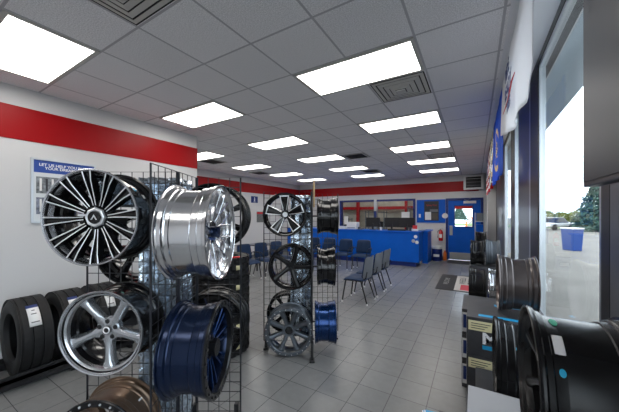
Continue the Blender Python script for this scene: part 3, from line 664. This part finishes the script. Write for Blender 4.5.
pile(-4.75, 9.7, 5, PAPER, 'white paper stack at the left of the counter top'); pile(-4.35, 9.75, 9, PAPER, 'thicker white paper stack beside the desk phone', .24)
ph = thing('desk_phone', 'dark desk phone on the counter left of the monitors', 'phone', (-3.60, 9.62, ZC))
BX(-.09, .09, -.1, .1, 0, .05).build('base', ALUG, ph, smooth=False, bev=.01); MB().tube([(-.06, -.09, .07), (-.06, .09, .07)], .022).build('handset', BLK, ph)
pr = thing('desktop_printer', 'white desktop printer on the counter left of the monitors', 'printer', (-3.98, 9.80, ZC)); BX(-.2, .2, -.17, .17, 0, .26).build('body', WHT, pr, smooth=False, bev=.02); BX(-.15, .15, -.20, -.17, .05, .07).build('tray', ALUG, pr, smooth=False)
ch_ = thing('card_holder', 'white card holder with red card at the right end of the counter', 'card holder', (-1.72, 9.62, ZC))
MB().box(-.1, .1, -.05, .05, 0, .07).build('tray', WHT, ch_, smooth=False, bev=.006); BX(-.07, .07, -.005, .01, .07, .19).build('card', TXTR, ch_, smooth=False)
for i, (x, m, nm) in enumerate(((-2.86, WHT, 'white cup on the counter between the left and middle monitors'), (-1.86, mat('dark cup', (.03, .03, .05), .4), 'dark cup on the counter beside the card holder'))):
    tag(MB().lathe([(0, .03), (.1, .04), (.1, .036), (.005, .026)], 20, axis='z', closed=True).build('cup', m, loc=(x, 9.6, ZC)), nm, 'cup', 'cups on the counter')
tag(BX(-.3, .3, -.02, .02, 0, .05).build('keyboard_tray', BLK, loc=(-2.3, 9.58, ZC), smooth=False, bev=.005), 'low black organiser on the counter before the right monitor', 'organiser')
# papers taped on workshop glass
tag(BX(-5.2, -5.0, 11.712, 11.719, 1.25, 1.62).build('paper_notice', PAPER, smooth=False), 'white paper taped at the left end of the workshop window', 'notice')
tag(BX(-2.62, -2.30, 11.712, 11.719, 1.30, 1.80).build('paper_notice', PAPER, smooth=False), 'large white paper taped at the right end of the workshop window', 'notice')
tag(BX(-3.76, -3.64, 11.60, 11.616, 1.55, 1.85).build('blue_tag', TXTN, smooth=False), 'blue tag on the silver bar between the workshop panes', 'tag')
# ---------------------------------------------------------------- back wall right of window
bb = thing('blue_wall_board', 'large blue board with a dark poster on the back wall', 'board', (-1.48, 11.645, 1.38))
BX(-.53, .50, -.02, 0, 0, .90).build('panel', BLUE, bb, smooth=False)
pb = BX(-.25, .27, -.035, -.02, .08, .84).build('poster', mat('poster charcoal', (.02, .022, .03), .3), bb, smooth=False)
BX(-.22, .0, -.038, -.035, .11, .42).build('white_block', PAPER, pb, smooth=False); BX(.0, .24, -.038, -.035, .11, .38).build('dark_block', mat('poster brown', (.08, .07, .06), .5), pb, smooth=False)
BX(-.05, .24, -.038, -.035, .42, .52).build('grey_block', ALUG, pb, smooth=False); text('Safety First', .085, TXTR, pb, (.02, -.037, .68), FACE_Y)
BX(-.45, -.38, -.028, -.02, .20, .34).build('wall_switch', WHT, bb, smooth=False)
tag(MB().disc((-.99, 11.61, 1.65), .10, .02, n=28).build('round_sign', WHT), 'small round white sign between the blue board and the door', 'sign')
tag(BX(-1.12, -.82, 11.55, 11.56, 1.0, 1.0).build('x', WHT), '', '') if False else None
dm = thing('steel_drum', 'blue and white steel drum on the floor left of the door', 'drum', (-1.22, 11.15, 0))
MB().lathe([(0, .001), (0, .17), (.01, .178), (.16, .178), (.17, .185), (.18, .178), (.34, .178), (.35, .185), (.36, .178), (.44, .178), (.45, .17), (.45, .001)], 40, axis='z', closed=False).build('shell', NAVYP, dm)
MB().lathe([(.44, .182), (.455, .186), (.53, .180), (.545, .17), (.545, .001)], 40, axis='z', closed=False).build('lid', WHT, dm); 
MB().box(-.10, .10, -.187, -.177, .16, .25).build('drum_label', PAPER, dm, smooth=False)
fe = thing('fire_extinguisher', 'red fire extinguisher hanging between the drum and the blue door', 'fire extinguisher', (-1.13, 11.54, .70))
MB().lathe([(0, .001), (0, .06), (.02, .075), (.34, .075), (.40, .04), (.42, .02), (.42, .001)], 28, axis='z', closed=False).build('cylinder', REDP, fe)
MB().box(-.03, .03, -.02, .02, .42, .46).box(-.02, .08, -.01, .01, .46, .48).build('valve', STEEL, fe, smooth=False); MB().tube([(0, -.02, .44), (-.10, -.05, .36), (-.11, -.05, .12)], .012).build('hose', BLK, fe)
BX(-.05, .05, -.078, -.073, .12, .26).build('label_band', PAPER, fe, smooth=False); BX(-.04, .04, .07, .10, .1, .4).build('wall_bracket', BLK, fe, smooth=False)
oc = thing('orange_bottle', 'orange bottle on the floor between drum and door', 'bottle', (-.98, 11.42, 0)); MB().lathe([(0, .001), (0, .06), (.26, .06), (.32, .025), (.36, .025), (.36, .001)], 20, axis='z', closed=False).build('bottle_body', ORG, oc); MB().lathe([(.36, .001), (.36, .03), (.40, .03), (.40, .001)], 20, axis='z', closed=False).build('cap', WHT, oc)
ac = thing('wall_air_conditioner', 'white framed air unit high on the back wall above the blue door', 'air conditioner', (-.06, 11.64, 2.60))
MB().box(-.31, .30, -.18, 0, 0, .06).box(-.31, .30, -.18, 0, .46, .52).box(-.31, -.24, -.18, 0, .06, .46).box(.23, .30, -.18, 0, .06, .46).build('casing', WHT, ac, smooth=False, bev=.006)
BX(-.24, .23, -.14, 0, .06, .46).build('grille', BLK, ac, smooth=False)
for k in range(3): BX(-.24, .23, -.17, -.14, .14+k*.12, .150+k*.12).build('slat', ALUG if k != 2 else STEEL, ac, smooth=False)
# mats
def mat_obj(label, x0, x1, y0, y1): return tag(BX(x0, x1, y0, y1, .001, .010).build('floor_mat', RUG, smooth=False, bev=.003), label, 'mat', 'floor mats')
m1 = mat_obj('charcoal mat with a white lettered panel lying in the aisle', -.80, .15, 6.90, 8.65)
BX(-.42, .08, 6.95, 8.60, .010, .0112).build('printed_panel', mat('mat white print', (.55, .54, .52), .8), m1, smooth=False)
BX(-.30, -.02, 7.02, 7.55, .0113, .0118).build('printed_block', TXTR, m1, smooth=False)
text('TIRE', .30, TXTD, m1, (-.05, 7.95, .0122), (0, 0, pi/2)); text('WHEELS', .20, TXTD, m1, (-.27, 8.0, .0122), (0, 0, pi/2)); text('WELCOME', .16, mat('mat grey print', (.28, .28, .28), .8), m1, (-.62, 7.8, .0112), (0, 0, pi/2))
mat_obj('plain black doormat in front of the blue door', -.85, .12, 10.75, 11.50)
# ---------------------------------------------------------------- cartons and wheels along the window
def carton(x0, x1, y0, y1, z0, z1, label, m=BOXM, logo=True, side=True):
    t = thing('wheel_carton', label, 'box', ((x0+x1)/2, (y0+y1)/2, z0), 0, 'cartons stacked along the window')
    a, b, h = (x1-x0)/2, (y1-y0)/2, z1-z0
    bd = BX(-a, a, -b, b, 0, h).build('carton_body', m, t, smooth=False, bev=.004)
    if logo:
        BX(-a+.012, -a+.185, -b-.0015, -b, h-.100, h-.025).build('cream_label', CREAM, t, smooth=False)
        for k in range(3): BX(-a+.03, -a+.16-.02*k, -b-.0022, -b-.0015, h-.048-k*.018, h-.043-k*.018).build('printed_line', TXTD, t, smooth=False)
        text('M', .12, TXTW, t, (-a+.155, -b-.001, h-.155), FACE_Y, 'logo', bold=.004, sx=1.15)
        BX(-a+.105, -a+.215, -b-.0018, -b, h-.235, h-.205).build('blue_bar', CYAN, t, smooth=False)
        BX(-a+.08, a-.03, -b+.05, -b+.10, h, h+.0012).build('tape_band', CYAN, t, smooth=False)
        BX(-a+.20, a-.05, b-.16, b-.10, h, h+.0012).build('tape_band', CYAN, t, smooth=False)
    if side:
        BX(-a-.0015, -a, -b+.03, -b+.12, h-.235, h-.04).build('side_label', PAPER, t, smooth=False); BX(-a-.0025, -a-.0015, -b+.045, -b+.105, h-.20, h-.07).build('side_print', TXTN, t, smooth=False)
    return t
for k, s in enumerate(('bottom', 'middle', 'top')):
    z = .02+k*.2935; carton(-.06, .47, 2.50, 3.04, z, z+.292, 'charcoal wheel carton, %s one of the near window stack' % s)
    z = .02+k*.252; c = carton(-.115, .45, 3.09, 3.65, z, z+.2505, 'charcoal wheel carton, %s one of the stack behind the near one' % s, logo=False)
    BX(-.285+.006, -.285+.05, -.2815, -.28, .03, .22).build('front_label', PAPER, c, smooth=False); BX(-.285+.014, -.285+.042, -.2825, -.2815, .07, .20).build('front_print', TXTN, c, smooth=False)
for i, (x0, x1, y0, y1) in enumerate(((-.06, .47, 2.50, 3.04), (-.115, .45, 3.09, 3.65))):
    t = thing('pallet', ['thin dark pallet under the near carton stack', 'thin dark pallet under the second carton stack'][i], 'pallet', ((x0+x1)/2, (y0+y1)/2, 0)); BX(-(x1-x0)/2, (x1-x0)/2, -.27, .27, .010, .0195).build('deck', BLK, t, smooth=False); BX(-.2, .2, -.2, .2, 0, .010).build('runner', BLK, t, smooth=False)
carton(.0, .47, 1.80, 2.44, 0, .545, 'dark carton under the second nearest window wheel', logo=False, side=False)
carton(-.035, .47, .95, 1.765, 0, .755, 'pale grey carton under the nearest window wheel', GREYC, False, False)
carton(-.16, -.045, 1.15, 1.55, 0, .70, 'narrow dark carton beside the pale grey carton', logo=False, side=False)
t = thing('brochure_pile', 'blue and white brochures lying on the narrow dark carton', 'brochures', (-.115, 1.42, .701), .2)
for k in range(4):
    o = BX(-.10+k*.005, .05-k*.004, -.13+.01*k, .10, .002*k, .002*k+.0015).build('brochure', PAPER if k % 2 == 0 else CYAN, t, smooth=False)
BX(-.08, -.02, -.05, .05, .008, .009).build('brochure_print', TXTN, t, smooth=False)
SIDE_FLIP = False
def side(style, xf, y, zb, R, W, label, **k): return wheel(style, (xf+W, y, zb), -pi/2, R, W, label, G3, **k)
n1 = side('black', .175, 1.40, .757, .285, .285, 'nearest black wheel at the right edge with white and green stickers on its barrel', fl=.5)
for (w0, w1, a0, a1_, m_, nm_, ov) in ((.200, .230, 47, 64, TXTW, 'barcode_label', False), (.198, .222, 76, 88, GRN, 'green_sticker', True), (.208, .226, 31, 37, CYS, 'blue_sticker', True)):
    patch(n1, .285, w0, w1, 180-a0 if SIDE_FLIP else a0, 180-a1_ if SIDE_FLIP else a1_, m_, nm_, .033, ov)
n2 = side('black', .10, 2.10, .547, .250, .25, 'black wheel between the nearest wheel and the charcoal cartons')
patch(n2, .250, .15, .165, 38, 44, CYS, 'blue_sticker', .033, True)
side('brown', .155, 2.79, .904, .232, .25, 'dark pewter wheel standing on top of the near charcoal cartons')
carton(-.10, .42, 4.85, 5.35, 0, .355, 'low dark carton under the far black window wheel', logo=False, side=False)
side('black', -.09, 5.10, .357, .25, .23, 'black seven spoke wheel low down beside the aisle mat')
carton(.16, .45, 4.80, 5.40, .357, .70, 'dark carton behind the low black window wheel', logo=False, side=False) if False else None
carton(-.10, .42, 6.15, 6.65, 0, .715, 'tall dark carton under the farthest window wheels', logo=False, side=False)
side('gloss', -.085, 6.27, .717, .245, .22, 'glossy black wheel on the tall dark carton far along the windows')
side('chrome', .17, 5.10, .357, .255, .23, 'silver lipped wheel behind the low black window wheel')
side('gun8', .17, 6.35, .717, .25, .22, 'grey wheel behind the glossy black one on the tall carton')
carton(-.05, .42, 7.35, 7.95, 0, .80, 'dark carton far along the windows behind the tall one', logo=False, side=False)
side('twist', 0, 7.65, .802, .25, .22, 'matte black wheel on the farthest dark carton by the windows')
# display stand near the door
ds = thing('accessory_stand', 'grey stand of accessory boxes beside the door and white pillar', 'display stand', (.10, 9.0, 0))
for sx in (-.11, .11):
    for sy in (-.18, .18): BX(sx-.01, sx+.01, sy-.01, sy+.01, 0, 1.75).build('post', STEEL, ds, smooth=False)
for z in (.3, .8, 1.2, 1.5): BX(-.12, .12, -.19, .19, z, z+.02).build('shelf', STEEL, ds, smooth=False)
for (z, m, nm, h) in ((.821, BLK, 'black box on the low shelf of the accessory stand', .28), (1.221, BLUE, 'blue box on the middle shelf of the accessory stand', .2), (1.521, ALUG, 'grey box on the top shelf of the accessory stand', .22)):
    tag(BX(.02, .18, 8.86, 9.12, z, z+h).build('accessory_box', m, smooth=False, bev=.004), nm, 'box', 'boxes on the accessory stand')
struct(BX(.29, .495, 9.35, 9.6, 0, CZ-.01).build('trim_16', WHT, smooth=False, bev=.003))
tag(BX(.27, .42, 9.20, 9.34, 2.42, 2.78).build('red_bracket_sign', REDP, smooth=False), 'small red sign at the top of the white pillar', 'sign')
# ---------------------------------------------------------------- flags
def flag(name, label, y0, y1, z0, z1, x, m, fn, nx=40, nz=20, amp=.012, taper=None):
    """cloth hanging from the ceiling edge; fn(u,v) -> material index"""
    b = MB(); g = []
    for i in range(nx+1):
        u = i/nx; col = []
        for j in range(nz+1):
            v = j/nz; zb = z0+(taper(u) if taper else 0); z = zb+(z1-zb)*v; a = amp*(1.15-v)
            col.append((x+a*sin(u*17+v*1.5)+.4*a*sin(u*41+2), y0+(y1-y0)*u+.02*sin(v*5)*(1-v), z))
        g.append(col)
    for i in range(nx):
        for j in range(nz): b.add([g[i][j], g[i+1][j], g[i+1][j+1], g[i][j+1]], [(0, 1, 2, 3)], fn((i+.5)/nx, (j+.5)/nz))
    o = b.build(name, m, ang=80); s = o.modifiers.new('s', 'SOLIDIFY'); s.thickness = .003
    return tag(o, label, 'flag', 'flags hanging along the ceiling edge')
def ring(u, v):
    r = math.hypot((u-.55)*1.75, (v-.45)*.9); 
    if .22 < r < .28: return 1
    if r < .12: return 1 if int(u*40+v*30) % 3 == 0 else 2
    return 0
fw_ = flag('white_flag', 'white flag with blue lettering hanging from the ceiling by the windows', 1.90, 3.75, 2.40, CZ-.012, .262, [FLAGW, TXTN], lambda u, v: 0, taper=lambda u: (.10*(1-u/.15) if u < .15 else (0 if u < .5 else .36*(u-.5))))
for i, (s, z, sz) in enumerate((('RIDE', 2.95, .15), ('READY', 2.78, .17), ('TIRES', 2.62, .12))):
    text(s, sz, TXTN if i != 2 else TXTN, fw_, (.236, 2.95-.05*i, z), (pi/2, 0, -pi/2), bold=.004)
o = MB().tube([(.236, 3.35, 2.70), (.236, 2.9, 2.67), (.236, 2.6, 2.72), (.236, 2.4, 2.70)], [.002, .006, .006, .002], 6).build('red_swoosh', TXTR, fw_)
flag('blue_flag', 'blue flag with a gold ring emblem hanging behind the white flag', 3.80, 5.55, 2.18, CZ-.012, .262, [FLAGB, GOLD, TXTN], ring, 60, 36)
flag('striped_flag', 'red and white striped flag with blue canton nearest the pillar', 7.0, 8.6, 2.20, CZ-.012, .262, [FLAGW, REDP, TXTN], lambda u, v: 2 if (u > .6 and v > .46) else (1 if int(v*13) % 2 == 0 else 0), 40, 39)
flag('camouflage_flag', 'dark flag with gold stripes between the blue and striped flags', 5.75, 6.85, 2.30, CZ-.012, .262, [TXTN, GOLD, FLAGW], lambda u, v: 1 if int((u*1.2+v)*9) % 3 == 0 else (2 if int((u*1.2+v)*9) % 3 == 1 else 0))
# ---------------------------------------------------------------- hanging screen
tv = thing('wall_screen', 'large dark flat screen hanging at the upper right before the windows', 'screen', (.395, .86, 1.815), -pi/2+.004)
BX(-.74, .74, -.0, .05, 0, .95).build('housing', BLK, tv, smooth=False, bev=.004)
BX(-.725, .725, -.004, 0, .02, .935).build('screen_panel', mat('screen glass', (.018, .022, .034), .42, spec=.3), tv, smooth=False)
MB().box(-.1, .1, .05, .09, .3, .7).tube([(0, .07, .7), (0, .07, 1.32)], .02).build('mount', BLK, tv)
# ---------------------------------------------------------------- outside
struct(BX(.62, 140, -40, 160, -.12, -.02).box(-1.2, .62, 11.85, 160, -.12, -.021).build('ground', CONC, smooth=False))
struct(BX(.64, 1.12, -3, 12, 3.26, 3.40).build('trim_17', CANOPY, smooth=False))
gs = BX(-60, 60, -3, 3, -.015, .06).build('grass_verge', GRASS, smooth=False); tag(gs, 'strip of short grass along the far side of the parking lot', 'grass', kind='stuff'); gs.location = (24, 41, 0); gs.rotation_euler = (0, 0, R_(-25))
def leaves(n, fn, size, seed, squash=1):
    rd = random.Random(seed); b = MB()
    for _ in range(n):
        c = Vector(fn(rd)); s = size*rd.uniform(.6, 1.3)
        a = Vector((rd.uniform(-1, 1), rd.uniform(-1, 1), rd.uniform(-1, 1))).normalized(); d = a.orthogonal().normalized()*s*.5; a = a*s
        b.add([c-a*.5, c+d*.5, c+a*.5, c-d*.5], [(0, 1, 2, 3)])
    return b
def ball(rx, ry, rz):
    def f(r):
        while True:
            p = (r.uniform(-1, 1), r.uniform(-1, 1), r.uniform(-1, 1))
            q = math.sqrt(sum(c*c for c in p))
            if .55 < q < 1: return (p[0]*rx, p[1]*ry, rz+p[2]*rz)
    return f
def wpix(px, dist):
    return cw((px-309.5)/275.1*dist, dist)[:2]
for i, (px, dd, h_) in enumerate(((519, 55, 1.7), (533, 54, 2.1), (547, 53, 2.3), (561, 52, 2.0), (575, 51, 2.2), (589, 50, 1.8), (603, 49, 2.0))):
    x, y = wpix(px, dd); t = thing('bush', 'olive green bush beyond the parking lot, %s from the left' % ['first', 'second', 'third', 'fourth', 'fifth', 'sixth', 'seventh'][i], 'bush', (x, y, 0), 0, 'bushes across the parking lot')
    leaves(1500, ball(1.25, 1.0, h_/2+.1), .28, i).build('foliage', LEAF, t, smooth=False); MB().tube([(0, 0, -.02), (.1, 0, h_*.7)], [.12, .04]).tube([(0, 0, .3), (-.5, .1, h_*.8)], [.06, .03]).build('stem', BARK, t)
def conifer(px, dd, h_, rb, lab, sd):
    x, y = wpix(px, dd); t = thing('conifer_tree', lab, 'tree', (x, y, 0), 0, 'conifers outside')
    MB().tube([(0, 0, -.02), (0, 0, h_*.95)], [.18, .03]).build('trunk', BARK, t)
    def f(r):
        u = r.random()**1.6; lay_ = math.floor(u*11)/11+.05*r.random(); a = r.uniform(0, 2*pi); rr = rb*(1-lay_)**.8*(.35+.65*r.random()**.5)*(1+.18*sin(5*a+lay_*30))
        return (rr*cos(a), rr*sin(a), .4+lay_*(h_-.4)-.22*rr+.3*r.random())
    leaves(6500, f, .34, sd).build('foliage', PINE, t, smooth=False)
conifer(599, 28, 5.6, 2.1, 'tall blue green conifer right of the window view', 3)
conifer(459, 95, 4.6, 2.6, 'conifer seen through the glass of the blue door', 5)
# white car
x, y = wpix(571, 32); tag(MB().tube([(-.6, 24, -.02), (-.6, 24, 1.1), (-.3, 24, 1.5), (.1, 24, 1.1), (.1, 24, -.02)], .07).build('orange_hoop', ORG), 'orange hoop barrier seen through the glass of the blue door', 'barrier')
x, y = wpix(554, 31); car = thing('parked_car', 'white parked car across the lot', 'car', (x, y, 0), YAW+.3)
MB().box(-2.1, 2.1, -.85, .85, .30, .80).build('body', WHT, car, smooth=False, bev=.15)
b = MB().add([(-1.3, -.78, .78), (1.2, -.78, .78), (1.2, .78, .78), (-1.3, .78, .78), (-.8, -.65, 1.35), (.6, -.65, 1.35), (.6, .65, 1.35), (-.8, .65, 1.35)], [(0,1,5,4),(1,2,6,5),(2,3,7,6),(3,0,4,7),(4,5,6,7)]); b.build('cabin', SCR, car, smooth=False, bev=.08)
BX(-.75, .55, -.62, .62, 1.34, 1.38).build('roof', WHT, car, smooth=False, bev=.02)
for sx in (-1.3, 1.3):
    for sy in (-.75, .93): MB().disc((sx, sy, .31), .33, .18, n=24).build('car_wheel', RUB, car)
x, y = wpix(572, 13.2); bn = thing('waste_bin', 'blue waste container standing on the parking lot', 'bin', (x, y, -.02), YAW)
MB().add([(-.21, -.28, .0), (.21, -.28, .0), (.21, .28, .0), (-.21, .28, .0), (-.25, -.33, 1.02), (.25, -.33, 1.02), (.25, .33, 1.02), (-.25, .33, 1.02)], [(3,2,1,0),(0,1,5,4),(1,2,6,5),(2,3,7,6),(3,0,4,7),(4,5,6,7)]).build('body', mat('bin blue', (.006, .045, .22), .5), bn, smooth=False, bev=.02)
MB().box(-.27, .27, -.35, .35, 1.02, 1.09).build('lid', WHT, bn, smooth=False, bev=.02)
